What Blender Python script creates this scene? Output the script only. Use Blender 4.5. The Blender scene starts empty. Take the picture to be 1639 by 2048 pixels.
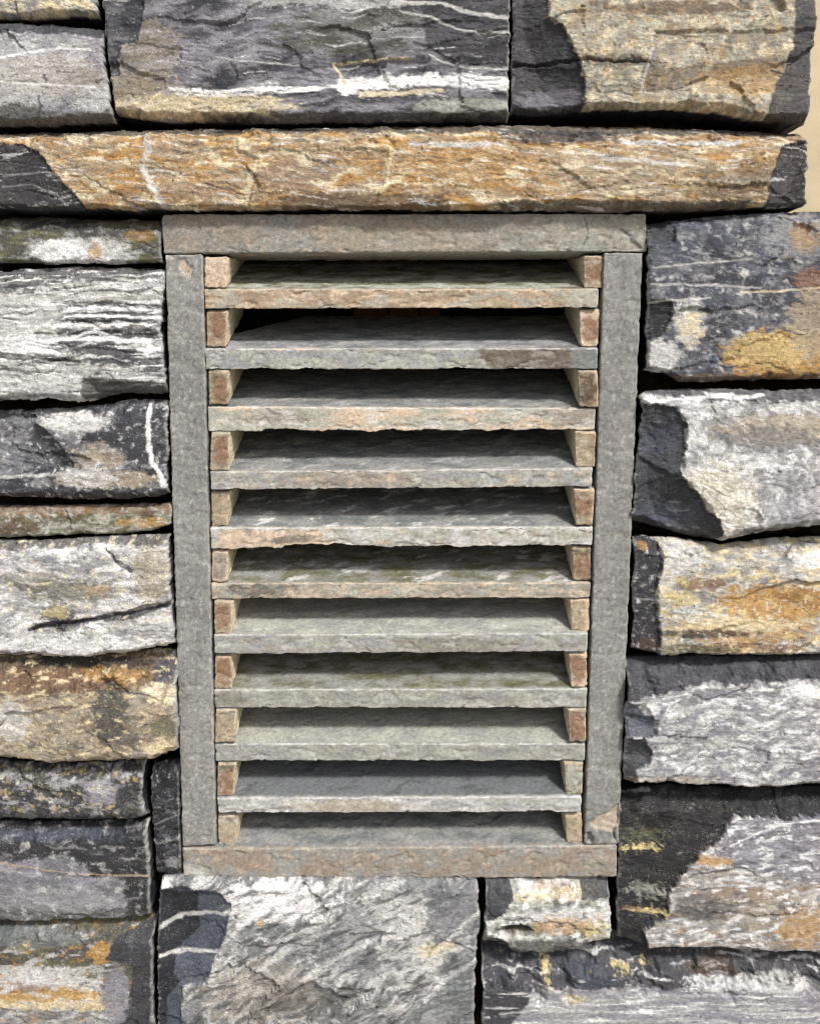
import bpy, math, random
import numpy as np

# ------------------------------------------------------------------ camera, sky, sun, exposure
scene = bpy.context.scene
FPX, CX, CY = 1770.0, 819.5, 1024.0            # focal length and centre, in photograph pixels
PITCH = math.radians(8.15)
CAM = np.array([0.0, -1.0, 1.45])
cam_d = bpy.data.cameras.new('camera')
cam_d.sensor_fit = 'VERTICAL'; cam_d.sensor_height = 24.0
cam_d.lens = FPX / 2048.0 * 24.0
cam_d.clip_start = 0.01; cam_d.clip_end = 2000
cam = bpy.data.objects.new('camera', cam_d); scene.collection.objects.link(cam)
cam.location = CAM; cam.rotation_euler = (math.pi / 2 - PITCH, 0, 0)
scene.camera = cam

SUN_EL, SUN_AZ = math.radians(47), math.radians(34)     # azimuth: towards the right of straight-out-from-the-wall
world = bpy.data.worlds.new('World'); scene.world = world; world.use_nodes = True
wn, wl = world.node_tree.nodes, world.node_tree.links
wn.clear()
sky = wn.new('ShaderNodeTexSky'); sky.sky_type = 'NISHITA'; sky.sun_disc = False
sky.sun_elevation = SUN_EL; sky.sun_rotation = math.pi - SUN_AZ
sky.dust_density = 4.0; sky.air_density = 0.8; sky.ozone_density = 0.6
bgn = wn.new('ShaderNodeBackground'); bgn.inputs['Strength'].default_value = 0.125
hs = wn.new('ShaderNodeHueSaturation'); hs.inputs['Saturation'].default_value = 0.6   # thin bright cloud
wo = wn.new('ShaderNodeOutputWorld')
wl.new(sky.outputs[0], hs.inputs['Color']); wl.new(hs.outputs[0], bgn.inputs[0]); wl.new(bgn.outputs[0], wo.inputs[0])

sun_d = bpy.data.lights.new('sun', 'SUN'); sun_d.energy = 3.5; sun_d.angle = math.radians(7)
sun_d.color = (1.0, 0.97, 0.93)
sun = bpy.data.objects.new('sun', sun_d); scene.collection.objects.link(sun)
from mathutils import Vector
sdir = Vector((math.sin(SUN_AZ) * math.cos(SUN_EL), -math.cos(SUN_AZ) * math.cos(SUN_EL), math.sin(SUN_EL)))
sun.rotation_euler = sdir.to_track_quat('Z', 'Y').to_euler()
sun.location = sdir * 4

vs = scene.view_settings
vs.view_transform = 'Standard'; vs.look = 'None'; vs.gamma = 1.0; vs.use_curve_mapping = False
vs.exposure = -0.05
scene.cycles.filter_width = 1.25

# ------------------------------------------------------------------ numeric helpers
MM = 0.001
cp, sp = math.cos(PITCH), math.sin(PITCH)

def wall_point(px, py, Y):
    """point of the upright plane at depth Y that a photograph position falls on (used to measure the wall)"""
    px = np.asarray(px, float); py = np.asarray(py, float); Y = np.asarray(Y, float)
    a = (px - CX) / FPX; b = -(py - CY) / FPX
    dx = a; dy = cp + b * sp; dz = -sp + b * cp
    t = (Y - CAM[1]) / dy
    return np.stack([CAM[0] + t * dx, Y + 0 * t, CAM[2] + t * dz], -1)

_ang = np.arange(256) / 256.0 * 2 * np.pi
_gx, _gy = np.cos(_ang), np.sin(_ang)

def _hash(ix, iy, seed):
    n = (ix.astype(np.int64) * 374761393 + iy.astype(np.int64) * 668265263 + int(seed) * 974634777) & 0xffffffff
    n = ((n ^ (n >> 13)) * 1274126177) & 0xffffffff
    return ((n ^ (n >> 16)) & 255)

def perlin(x, y, seed=0):
    x0 = np.floor(x); y0 = np.floor(y); fx = x - x0; fy = y - y0
    ix = x0.astype(np.int64); iy = y0.astype(np.int64)
    u = fx * fx * fx * (fx * (fx * 6 - 15) + 10); v = fy * fy * fy * (fy * (fy * 6 - 15) + 10)
    def g(a, b, dx, dy):
        h = _hash(ix + a, iy + b, seed); return _gx[h] * dx + _gy[h] * dy
    n00 = g(0, 0, fx, fy); n10 = g(1, 0, fx - 1, fy); n01 = g(0, 1, fx, fy - 1); n11 = g(1, 1, fx - 1, fy - 1)
    a = n00 + u * (n10 - n00); b = n01 + u * (n11 - n01)
    return (a + v * (b - a)) * 1.5

def fbm(x, y, octv=4, seed=0, gain=0.55):
    s = 0; a = 1.0; t = 0
    for o in range(octv):
        s = s + a * perlin(x, y, seed + o * 17); t += a
        x = x * 2.03 + 11.7; y = y * 2.03 + 5.3; a *= gain
    return s / t * 1.35

def sstep(a, b, x):
    t = np.clip((x - a) / (b - a), 0, 1); return t * t * (3 - 2 * t)

def lin(c):
    c = np.array(c, float) / 255.0
    return np.where(c <= 0.04045, c / 12.92, ((c + 0.055) / 1.055) ** 2.4)

def seg_dist(u, v, pts, closed):
    d = np.full(u.shape, 1e9); n = len(pts); inside = np.zeros(u.shape, bool)
    for i in range(n if closed else n - 1):
        ax, ay = pts[i]; bx, by = pts[(i + 1) % n]
        ex, ey = bx - ax, by - ay
        t = np.clip(((u - ax) * ex + (v - ay) * ey) / (ex * ex + ey * ey + 1e-9), 0, 1)
        d = np.minimum(d, np.hypot(u - ax - t * ex, v - ay - t * ey))
        if closed:
            c = ((ay > v) != (by > v)) & (u < (bx - ax) * (v - ay) / (by - ay + 1e-12) + ax)
            inside ^= c
    return np.where(inside, d, -d) if closed else d

# sRGB tones of the stone, some also used to paint light and shade
TONE = dict(K=(24, 25, 28), D=(50, 51, 57), G=(106, 108, 112), P=(200, 199, 196), W=(242, 241, 240), C=(216, 200, 164),
            O=(178, 138, 78), R=(122, 84, 54), B=(90, 72, 54), L=(98, 96, 72), V=(134, 132, 140), U=(72, 77, 89),
            Y=(206, 188, 134), T=(166, 152, 128), M=(152, 152, 153), E=(74, 72, 68), F=(206, 184, 160), S=(168, 169, 157),
            N=(146, 124, 104), H=(145, 139, 128), J=(144, 144, 140), Z=(136, 106, 84), I=(130, 130, 127), Q=(104, 109, 110), A=(230, 218, 186), X=(40, 39, 37))
TONE = {k: lin(v) for k, v in TONE.items()}

def colourise(u, v, base, layers, seed, flow=(0, 0)):
    """mineral colour of every vertex: base = two tones and the size of their mottling, then patches, veins, stains, painted light and shade"""
    a, b, sx, sy = base
    fu, fv = flow_coords(u, v, flow, seed)
    n = sstep(0.25, 0.75, fbm(fu / sx, fv / sy, 6, seed, .62) * 0.75 + 0.5)[:, None]
    col = TONE[a] * (1 - n) + TONE[b] * n
    for li, L in enumerate(layers):
        kind = L[0]; sd = seed * 31 + li * 7 + 3
        if kind == 'p':                        # outlined patch: pts, tone, softness px, raggedness, alpha
            _, pts, tone, soft, k, al = L
            wu = u + 7 * fbm(u / 26, v / 26, 5, sd + 1, .62); wv = v + 7 * fbm(u / 26, v / 26, 5, sd + 2, .62)
            m = np.clip(0.5 + seg_dist(wu, wv, pts, True) / (2.0 * soft), 0, 1)
            m = sstep(0.34, 0.66, m + k * fbm(fu / 18, fv / 9, 6, sd, .65))
        elif kind == 'e':                      # blotch: cx cy rx ry tone raggedness alpha
            _, cx, cy, rx, ry, tone, k, al = L
            r2 = ((u - cx) / rx) ** 2 + ((v - cy) / ry) ** 2
            m = sstep(0.3, 0.7, np.clip(1 - 0.5 * r2, 0, 1) + k * fbm(fu / 24, fv / 13, 6, sd, .68)) * sstep(2.3, 1.3, np.sqrt(r2))
        elif kind == 'l':                      # lichen crust of small grains: cx cy rx ry tone alpha
            _, cx, cy, rx, ry, tone, al = L
            rr_ = np.sqrt(((u - cx) / rx) ** 2 + ((v - cy) / ry) ** 2)
            m = sstep(0.0, 0.3, fbm(u / 13, v / 8, 5, sd, .75) + 0.55 - 0.75 * rr_)
        elif kind == 'n':                      # flecks everywhere: size x, y, threshold, tone, alpha
            _, sx, sy, th, tone, al = L
            m = sstep(th - 0.07, th + 0.07, fbm(fu / sx, fv / (sy * 1.4), 6, sd, .66) * 0.5 + 0.5)
        elif kind == 'v':                      # vein: pts, width px, tone, alpha
            _, pts, wd, tone, al = L
            wu = u + 2.5 * fbm(u / 25, v / 25, 3, sd + 1); wv = v + (1 + wd * .5) * fbm(u / 30, v / 25, 3, sd + 2)
            d = seg_dist(wu, wv, pts, False)
            m = sstep(wd * 1.0 + .8, wd * 0.5, d + wd * 0.8 * fbm(u / 34, v / 12, 6, sd, .65))
        m = (m * al)[:, None]
        c = TONE[tone] * (1 + 0.3 * fbm(fu / 26, fv / 14, 5, sd + 5, .7))[:, None]
        col = col * (1 - m) + c * m
    col = col * (1 + 0.2 * fbm(fu / 9, fv / 6.5, 3, seed + 91, .8))[:, None]
    return np.clip(col, 0.004, 0.92)

def flow_coords(u, v, flow, seed):
    """bedding direction: turned by an angle and bent"""
    a = math.radians(flow[0]); w = flow[1]
    wu = u + w * fbm(u / 150, v / 110, 3, seed + 801); wv = v + w * fbm(u / 150, v / 110, 3, seed + 802)
    return wu * math.cos(a) + wv * math.sin(a), -wu * math.sin(a) + wv * math.cos(a)

def chip_relief(u, v, chips, seed):
    """(mm pushed back) where flakes have split off: pts, step mm, slope mm per px, limit mm"""
    h = np.zeros(u.shape)
    for i, (pts, step, slope, lim) in enumerate(chips):
        wu = u + 7 * fbm(u / 26, v / 26, 5, seed * 31 + i * 7 + 4, .62); wv = v + 7 * fbm(u / 26, v / 26, 5, seed * 31 + i * 7 + 5, .62)
        sd = seg_dist(wu, wv, pts, True)
        h += 1.5 * step * sstep(-1.0, 2.0, sd) + np.clip(sd * slope, 0, lim)
    return h

def flakes(u, v, seed):
    """(mm) flat facets left where thin flakes split away, each tilted a little its own way"""
    rng = np.random.RandomState(seed + 900)
    w, h = np.ptp(u), np.ptp(v); n = int(np.clip(w * h / (150 * 70), 3, 40))
    su, sv = u.min() + w * rng.rand(n), v.min() + h * rng.rand(n)
    ta, tb, tc = rng.uniform(-.035, .035, n), rng.uniform(-.075, .075, n), rng.uniform(-1.2, 1.2, n)
    wu = u + 20 * fbm(u / 55, v / 40, 6, seed + 901, .62); wv = v + 12 * fbm(u / 55, v / 40, 6, seed + 902, .62)
    best = np.full(u.shape, 1e9); out = np.zeros(u.shape)
    for k in range(n):
        d = ((wu - su[k]) / 2.1) ** 2 + (wv - sv[k]) ** 2
        m = d < best; best = np.where(m, d, best)
        out = np.where(m, tc[k] + ta[k] * (u - su[k]) + tb[k] * (v - sv[k]), out)
    return out

def resample(pts, n):
    p = np.array(pts, float); d = np.r_[0, np.cumsum(np.hypot(*np.diff(p, axis=0).T))]
    t = np.linspace(0, d[-1], n)
    return np.stack([np.interp(t, d, p[:, 0]), np.interp(t, d, p[:, 1])], -1)

def link_mesh(name, verts, quads, ngons, col, mat, parent, smooth=True):
    c = (verts.min(0) + verts.max(0)) / 2
    me = bpy.data.meshes.new(name)
    nq = len(quads); nl = nq * 4 + sum(len(g) for g in ngons)
    me.vertices.add(len(verts)); me.vertices.foreach_set('co', (verts - c).astype(np.float32).ravel())
    me.loops.add(nl); me.polygons.add(nq + len(ngons))
    li = np.concatenate([quads.ravel()] + [np.array(g) for g in ngons]).astype(np.int32)
    me.loops.foreach_set('vertex_index', li)
    tot = np.array([4] * nq + [len(g) for g in ngons], np.int32)
    me.polygons.foreach_set('loop_start', np.r_[0, np.cumsum(tot)[:-1]].astype(np.int32))
    me.polygons.foreach_set('loop_total', tot)
    me.update(calc_edges=True); me.validate()
    me.polygons.foreach_set('use_smooth', np.full(len(me.polygons), smooth))
    at = me.color_attributes.new('mineral', 'FLOAT_COLOR', 'POINT')  # stone colour, with painted light and shade on some stones
    at.data.foreach_set('color', np.c_[col, np.ones(len(col))].astype(np.float32).ravel())
    me.materials.append(mat)
    ob = bpy.data.objects.new(name, me); scene.collection.objects.link(ob)
    ob.location = c
    if parent:
        ob.parent = parent; ob.location = Vector(c) - parent.location
    return ob

def thing(name, label, cat, loc):
    o = bpy.data.objects.new(name, None); scene.collection.objects.link(o)
    o.location = loc; o.empty_display_size = 0.05
    o['label'] = label; o['category'] = cat
    return o

# ------------------------------------------------------------------ materials
def stone_material(name, grain, strata, bump, rough, fleck, contrast):
    m = bpy.data.materials.new(name); m.use_nodes = True
    N, K = m.node_tree.nodes, m.node_tree.links
    bs = N['Principled BSDF']
    at = N.new('ShaderNodeAttribute'); at.attribute_name = 'mineral'
    ge = N.new('ShaderNodeNewGeometry')
    mp = N.new('ShaderNodeMapping'); mp.inputs['Scale'].default_value = (1, 1, strata)
    K.new(ge.outputs['Position'], mp.inputs['Vector'])
    def noise(scale, det, rgh=0.6):
        n = N.new('ShaderNodeTexNoise'); n.inputs['Scale'].default_value = scale
        n.inputs['Detail'].default_value = det; n.inputs['Roughness'].default_value = rgh
        K.new(mp.outputs[0], n.inputs['Vector']); return n
    def remap(src, a, b, c, d):
        r = N.new('ShaderNodeMapRange'); K.new(src, r.inputs['Value'])
        for i, x in zip((1, 2, 3, 4), (a, b, c, d)): r.inputs[i].default_value = x
        return r.outputs['Result']
    def math_(op, a, b):
        x = N.new('ShaderNodeMath'); x.operation = op
        for i, s in enumerate((a, b)):
            if isinstance(s, (int, float)): x.inputs[i].default_value = s
            else: K.new(s, x.inputs[i])
        return x.outputs[0]
    n1 = noise(grain, 4); n2 = noise(grain * 2.6, 3, 0.7); n3 = noise(grain * 0.3, 6, .68)
    g = math_('MULTIPLY', remap(n1.outputs[0], 0.3, 0.7, 1 - contrast, 1 + contrast), remap(n2.outputs[0], 0.3, 0.7, 1 - contrast, 1 + contrast))
    g = math_('MULTIPLY', g, remap(n3.outputs[0], 0.3, 0.7, 1 - contrast, 1 + contrast))
    mul = N.new('ShaderNodeVectorMath'); mul.operation = 'SCALE'
    K.new(at.outputs['Color'], mul.inputs[0]); K.new(g, mul.inputs['Scale'])
    # small pale mineral grains, in clusters
    n4 = noise(grain * 0.9, 4, 0.75); n5 = noise(grain * 0.07, 4, .6)
    fm = math_('MULTIPLY', remap(n4.outputs[0], 0.57, 0.66, 0.0, fleck), remap(n5.outputs[0], 0.42, 0.62, 0.1, 1.0))
    mx = N.new('ShaderNodeMix'); mx.data_type = 'RGBA'
    K.new(fm, mx.inputs['Factor']); K.new(mul.outputs[0], mx.inputs['A']); mx.inputs['B'].default_value = (0.66, 0.65, 0.62, 1)
    K.new(mx.outputs['Result'], bs.inputs['Base Color'])
    K.new(remap(n1.outputs[0], 0.3, 0.7, rough - 0.1, rough + 0.12), bs.inputs['Roughness'])
    bs.inputs['Specular IOR Level'].default_value = 0.35
    hgt = math_('ADD', n1.outputs[0], math_('MULTIPLY', n2.outputs[0], 0.45))
    hgt = math_('ADD', hgt, math_('MULTIPLY', n3.outputs[0], 1.2))
    bp = N.new('ShaderNodeBump'); bp.inputs['Strength'].default_value = bump; bp.inputs['Distance'].default_value = 0.0016
    K.new(hgt, bp.inputs['Height']); K.new(bp.outputs[0], bs.inputs['Normal'])
    return m

MAT_SLATE = stone_material('split_slate', 600, 1.8, 0.45, 0.6, 0.6, .38)
MAT_FLAG = stone_material('sawn_sandstone', 820, 1.0, 0.42, 0.8, 0.3, .27)
MAT_MORTAR = stone_material('dark_joint_earth', 220, 1.0, 1.0, 0.95, 0.05, .3)

# ------------------------------------------------------------------ the wall
wall = thing('stone_wall', 'rough split-slate dry stone wall in grey, white and ochre around the louvred vent', 'wall', (0, 0.05, 0.35))
RES = 2.0

def stone(label, top, bottom, base, layers=(), chips=(), left=None, right=None, p=8, bt=(30, 16), bb=(14, 9), bl=(9, 6), br=(9, 6),
          seed=1, rough=1.0, strata=1.0, side='D', dome=2.5, flow=None, lift=4):
    """one facing stone. top / bottom run left to right and left / right run top to bottom, in photograph pixels on the
    stone's own front plane; p = mm proud of the vent frame; b? = (px, mm) rounding of each edge"""
    T0, B0 = np.array(top, float), np.array(bottom, float)
    rough, strata = rough * .62, strata * .6
    T0[:, 1] -= lift; top = [tuple(q) for q in T0]
    if flow is None: flow = (random.Random(seed).uniform(-5, 5), 14)
    bb, bl, br = (bb[0] * .6, bb[1] * .8), (bl[0] * .55, bl[1] * .7), (br[0] * .55, br[1] * .7)
    left = [tuple(T0[0])] + list(left or []) + [tuple(B0[0])]
    right = [tuple(T0[-1])] + list(right or []) + [tuple(B0[-1])]
    w = max(np.ptp(T0[:, 0]), np.ptp(B0[:, 0])); h = max(np.ptp(np.array(left)[:, 1]), np.ptp(np.array(right)[:, 1]))
    nx, ny = int(w / RES) + 2, int(h / RES) + 2
    T, B, Lf, Rt = resample(top, nx), resample(bottom, nx), resample(left, ny), resample(right, ny)
    s = np.linspace(0, 1, nx)[None, :, None]; t = np.linspace(0, 1, ny)[:, None, None]
    P = (1 - t) * T[None] + t * B[None] + (1 - s) * Lf[:, None] + s * Rt[:, None] \
        - ((1 - s) * (1 - t) * T[0] + s * (1 - t) * T[-1] + (1 - s) * t * B[0] + s * t * B[-1])
    P = P.reshape(-1, 2)
    S = np.broadcast_to(s, (ny, nx, 1)).ravel(); Q = np.broadcast_to(t, (ny, nx, 1)).ravel()
    u, v = P[:, 0], P[:, 1]
    # broken outline
    wu = 2.8 * fbm(u / 30, v / 30, 5, seed + 401, .62) + 2.0 * np.round(1.6 * fbm(u / 45, v / 24, 3, seed + 405))
    wv = 3.0 * fbm(u / 60, v / 30, 5, seed + 403, .58) + 2.0 * np.round(1.6 * fbm(u / 40, v / 40, 3, seed + 406))
    u = u + wu; v = v + wv
    fu, fv = flow_coords(u, v, flow, seed)
    # distance to each edge, px
    dl, dr, dt, db = S * w, (1 - S) * w, Q * h, (1 - Q) * h
    def roundoff(d, R, mm, sd):
        R = R * (1 + 0.75 * fbm(u / 55, v / 55, 4, seed + sd))
        x = np.clip(1 - d / np.maximum(R, 2), 0, 1)
        return mm * x ** 1.25
    back = roundoff(dt, *bt, 11) + roundoff(db, *bb, 12) + roundoff(dl, *bl, 13) + roundoff(dr, *br, 14)
    back += dome * ((2 * S - 1) ** 2 * 0.25 + np.abs(2 * Q - 1) ** 2.5 * 0.75)
    # hummocks, split layers (steps along the bedding) and grain
    back += rough * 2.8 * fbm(u / 150, v / 90, 2, seed + 21)
    back += rough * flakes(u, v, seed)
    lay = fv / 21.0 + 1.9 * fbm(fu / 150, fv / 50, 4, seed + 22)
    fl = lay - np.floor(lay)
    back += strata * (1.7 * (sstep(0.0, 0.15, fl) - fl) * sstep(-.1, .35, fbm(fu / 110, fv / 60, 4, seed + 27)) + 0.34 * fbm(fu / 110, fv / 5, 4, seed + 23))
    rid = 1 - np.abs(fbm(fu / 60, fv / 34, 5, seed + 24)) * 2.4
    back -= rough * 0.4 * np.clip(rid, -1, 1) ** 2
    back += rough * 0.24 * fbm(fu / 12, fv / 8, 3, seed + 25, .7)
    back += chip_relief(u, v, chips, seed)
    Y = (-p + back) * MM
    front = wall_point(u, v, np.full(u.shape, -p * MM)); front[:, 1] = Y
    col = colourise(u, v, base, layers, seed, flow)
    # worn arrises along the two ends
    rim = np.minimum(dl, dr); wear = sstep(5.5, 1.0, rim + 3 * fbm(u / 9, v / 9, 3, seed + 31))[:, None] * 0.55
    col = col * (1 - wear) + TONE['P'] * 0.8 * wear
    idx = np.arange(nx * ny).reshape(ny, nx)
    quads = np.stack([idx[:-1, :-1], idx[1:, :-1], idx[1:, 1:], idx[:-1, 1:]], -1).reshape(-1, 4)
    loop = np.concatenate([idx[:, 0], idx[-1, 1:], idx[-2::-1, -1], idx[0, -2:0:-1]])
    nb = len(loop); rings = [loop]; vs_, cs_ = [front], [col]
    cen = front.mean(0); off = nx * ny
    lu, lv = u[loop], v[loop]
    for k, f in enumerate((0.12, 0.3, 0.55, 1.0)):
        r = front[loop].copy()
        yb = 0.088
        r[:, 1] = r[:, 1] * (1 - f) + yb * f
        inw = (1.2 + 3.0 * f + 2.2 * fbm(lu / 18 + k, lv / 12 + 3 * k, 3, seed + 50)) * MM
        d = cen - r; d[:, 1] = 0; d /= np.maximum(np.linalg.norm(d, axis=1, keepdims=True), 1e-6)
        r += d * np.maximum(inw, 0)[:, None]
        c = TONE[side] * (1 + 0.4 * fbm(lu / 10 + 5 * k, lv / 6, 4, seed + 60))[:, None]
        vs_.append(r); cs_.append(np.clip(c, 0.004, 0.9)); rings.append(np.arange(off, off + nb)); off += nb
    sk = []
    for a, b in zip(rings[:-1], rings[1:]):
        sk.append(np.stack([a, b, np.roll(b, -1), np.roll(a, -1)], -1))
    ob = link_mesh('stone', np.concatenate(vs_), np.concatenate([quads] + sk), [rings[-1][::-1].tolist()],
                   np.concatenate(cs_), MAT_SLATE, wall)
    ob['label'] = label
    return ob

# --- courses above the vent
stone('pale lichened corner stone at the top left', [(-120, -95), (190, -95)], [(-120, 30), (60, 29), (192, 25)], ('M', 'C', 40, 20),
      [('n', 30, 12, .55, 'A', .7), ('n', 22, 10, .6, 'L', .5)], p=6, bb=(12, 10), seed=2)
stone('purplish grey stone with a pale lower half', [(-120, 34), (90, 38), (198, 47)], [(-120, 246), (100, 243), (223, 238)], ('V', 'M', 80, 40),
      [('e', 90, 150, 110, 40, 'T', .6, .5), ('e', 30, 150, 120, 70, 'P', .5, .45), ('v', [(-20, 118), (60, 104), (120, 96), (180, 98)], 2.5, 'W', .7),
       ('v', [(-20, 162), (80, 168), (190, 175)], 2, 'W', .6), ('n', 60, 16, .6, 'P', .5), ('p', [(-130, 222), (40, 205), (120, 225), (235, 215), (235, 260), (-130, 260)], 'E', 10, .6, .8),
       ('p', [(-130, 20), (210, 30), (200, 70), (60, 62), (-130, 62)], 'D', 8, .3, .9), ('e', 180, 200, 40, 24, 'P', .5, .7)],  # dark polygon along the top paints shade under the stone above
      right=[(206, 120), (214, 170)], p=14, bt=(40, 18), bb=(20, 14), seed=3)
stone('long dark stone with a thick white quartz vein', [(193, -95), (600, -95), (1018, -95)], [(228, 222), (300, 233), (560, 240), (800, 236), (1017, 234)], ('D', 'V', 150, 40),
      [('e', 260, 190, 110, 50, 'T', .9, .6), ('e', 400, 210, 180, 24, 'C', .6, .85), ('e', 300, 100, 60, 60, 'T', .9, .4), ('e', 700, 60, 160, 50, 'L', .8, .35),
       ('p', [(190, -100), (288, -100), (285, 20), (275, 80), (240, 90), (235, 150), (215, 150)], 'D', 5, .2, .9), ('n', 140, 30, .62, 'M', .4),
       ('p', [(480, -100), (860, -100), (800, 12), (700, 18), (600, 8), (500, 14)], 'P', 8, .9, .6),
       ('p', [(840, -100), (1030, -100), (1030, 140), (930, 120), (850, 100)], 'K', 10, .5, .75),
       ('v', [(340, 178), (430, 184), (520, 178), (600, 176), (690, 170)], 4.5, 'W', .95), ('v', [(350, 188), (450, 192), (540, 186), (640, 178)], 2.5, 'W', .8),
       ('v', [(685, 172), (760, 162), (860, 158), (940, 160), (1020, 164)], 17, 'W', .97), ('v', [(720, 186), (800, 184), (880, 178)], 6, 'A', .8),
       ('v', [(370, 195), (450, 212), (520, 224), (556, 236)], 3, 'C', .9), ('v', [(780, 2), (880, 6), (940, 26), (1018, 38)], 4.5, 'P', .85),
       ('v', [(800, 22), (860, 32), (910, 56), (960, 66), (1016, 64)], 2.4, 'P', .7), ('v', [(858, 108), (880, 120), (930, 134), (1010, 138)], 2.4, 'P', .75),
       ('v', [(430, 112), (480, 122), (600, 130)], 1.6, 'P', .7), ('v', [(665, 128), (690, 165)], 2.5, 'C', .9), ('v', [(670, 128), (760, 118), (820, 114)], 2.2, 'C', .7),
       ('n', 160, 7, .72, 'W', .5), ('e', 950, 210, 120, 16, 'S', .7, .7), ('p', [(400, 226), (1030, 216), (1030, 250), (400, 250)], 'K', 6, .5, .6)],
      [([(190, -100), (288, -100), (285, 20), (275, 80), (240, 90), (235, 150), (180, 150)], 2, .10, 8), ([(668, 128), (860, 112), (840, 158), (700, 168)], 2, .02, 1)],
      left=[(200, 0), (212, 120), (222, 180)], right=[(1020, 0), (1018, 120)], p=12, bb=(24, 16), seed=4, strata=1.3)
stone('cream lichened stone with a broken left end, dark slate with painted shade', [(1028, -95), (1300, -95), (1628, -95)], [(1024, 214), (1080, 218), (1180, 214), (1350, 212), (1450, 220), (1530, 236), (1618, 242)], ('T', 'H', 70, 40),
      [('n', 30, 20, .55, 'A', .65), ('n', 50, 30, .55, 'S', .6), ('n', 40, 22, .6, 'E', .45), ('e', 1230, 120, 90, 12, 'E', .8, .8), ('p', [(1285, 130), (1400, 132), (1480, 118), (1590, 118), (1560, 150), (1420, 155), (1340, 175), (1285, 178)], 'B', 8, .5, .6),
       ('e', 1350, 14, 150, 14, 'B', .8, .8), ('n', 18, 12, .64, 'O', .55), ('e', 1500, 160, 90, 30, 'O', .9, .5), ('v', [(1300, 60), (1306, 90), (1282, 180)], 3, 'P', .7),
       ('p', [(1000, -100), (1096, -100), (1096, 35), (1125, 50), (1150, 100), (1168, 150), (1170, 205), (1150, 240), (1000, 240)], 'D', 3, .15, .97),  # broken left facet: dark slate tone that also paints its unlit side
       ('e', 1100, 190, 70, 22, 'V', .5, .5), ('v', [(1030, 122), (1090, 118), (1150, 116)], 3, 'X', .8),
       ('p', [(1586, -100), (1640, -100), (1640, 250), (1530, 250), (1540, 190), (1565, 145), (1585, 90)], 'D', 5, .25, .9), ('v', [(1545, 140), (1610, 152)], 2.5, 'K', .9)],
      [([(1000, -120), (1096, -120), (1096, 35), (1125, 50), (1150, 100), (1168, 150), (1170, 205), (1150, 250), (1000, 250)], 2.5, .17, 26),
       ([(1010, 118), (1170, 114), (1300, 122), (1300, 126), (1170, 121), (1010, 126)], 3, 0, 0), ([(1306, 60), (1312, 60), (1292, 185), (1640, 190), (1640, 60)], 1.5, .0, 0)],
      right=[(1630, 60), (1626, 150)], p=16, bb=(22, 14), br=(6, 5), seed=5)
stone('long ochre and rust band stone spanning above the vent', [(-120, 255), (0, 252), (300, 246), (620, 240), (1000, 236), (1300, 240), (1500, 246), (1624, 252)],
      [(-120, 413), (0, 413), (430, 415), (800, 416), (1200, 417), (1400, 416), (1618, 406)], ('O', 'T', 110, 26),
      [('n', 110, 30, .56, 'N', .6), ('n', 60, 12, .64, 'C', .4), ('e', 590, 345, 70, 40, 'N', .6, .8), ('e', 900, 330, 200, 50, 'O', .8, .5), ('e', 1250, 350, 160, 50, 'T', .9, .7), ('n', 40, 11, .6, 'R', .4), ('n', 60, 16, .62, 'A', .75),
       ('p', [(-130, 235), (300, 235), (620, 225), (1640, 225), (1640, 262), (1320, 262), (1220, 272), (1000, 262), (620, 258), (300, 262), (-130, 268)], 'E', 8, .5, .85),  # strip on the sloping top has shade put into its tone
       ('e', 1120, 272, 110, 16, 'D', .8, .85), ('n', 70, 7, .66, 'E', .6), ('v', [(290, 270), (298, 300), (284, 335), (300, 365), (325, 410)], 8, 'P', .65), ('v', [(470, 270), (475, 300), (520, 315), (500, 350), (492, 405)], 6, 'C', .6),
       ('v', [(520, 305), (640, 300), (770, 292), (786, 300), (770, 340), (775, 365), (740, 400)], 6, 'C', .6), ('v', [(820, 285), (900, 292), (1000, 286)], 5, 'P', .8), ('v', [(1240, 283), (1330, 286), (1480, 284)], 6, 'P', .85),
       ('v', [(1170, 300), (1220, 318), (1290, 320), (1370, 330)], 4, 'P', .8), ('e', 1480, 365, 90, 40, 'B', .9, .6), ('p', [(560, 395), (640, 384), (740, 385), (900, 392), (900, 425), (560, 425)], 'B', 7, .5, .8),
       ('p', [(1000, 402), (1500, 404), (1500, 425), (1000, 425)], 'E', 6, .6, .8), ('p', [(-130, 283), (30, 283), (75, 300), (112, 352), (150, 390), (182, 425), (-130, 425)], 'D', 2.5, .12, .97),  # first polygon paints the shadow along the lower right edge
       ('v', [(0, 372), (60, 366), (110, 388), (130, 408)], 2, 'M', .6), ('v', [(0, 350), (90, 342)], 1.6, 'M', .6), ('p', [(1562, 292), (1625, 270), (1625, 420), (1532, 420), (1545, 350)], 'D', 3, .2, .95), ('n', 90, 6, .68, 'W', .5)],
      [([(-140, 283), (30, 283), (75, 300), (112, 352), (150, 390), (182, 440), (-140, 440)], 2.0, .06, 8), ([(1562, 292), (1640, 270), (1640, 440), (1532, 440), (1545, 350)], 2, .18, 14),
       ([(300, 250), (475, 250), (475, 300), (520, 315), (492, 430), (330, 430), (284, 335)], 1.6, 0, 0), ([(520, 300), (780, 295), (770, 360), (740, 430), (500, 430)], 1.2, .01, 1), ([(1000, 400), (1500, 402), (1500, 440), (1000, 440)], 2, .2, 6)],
      right=[(1623, 300), (1620, 350)], p=20, bt=(36, 26), bb=(10, 8), br=(6, 5), seed=6, strata=1.3, dome=3, lift=0)

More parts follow.
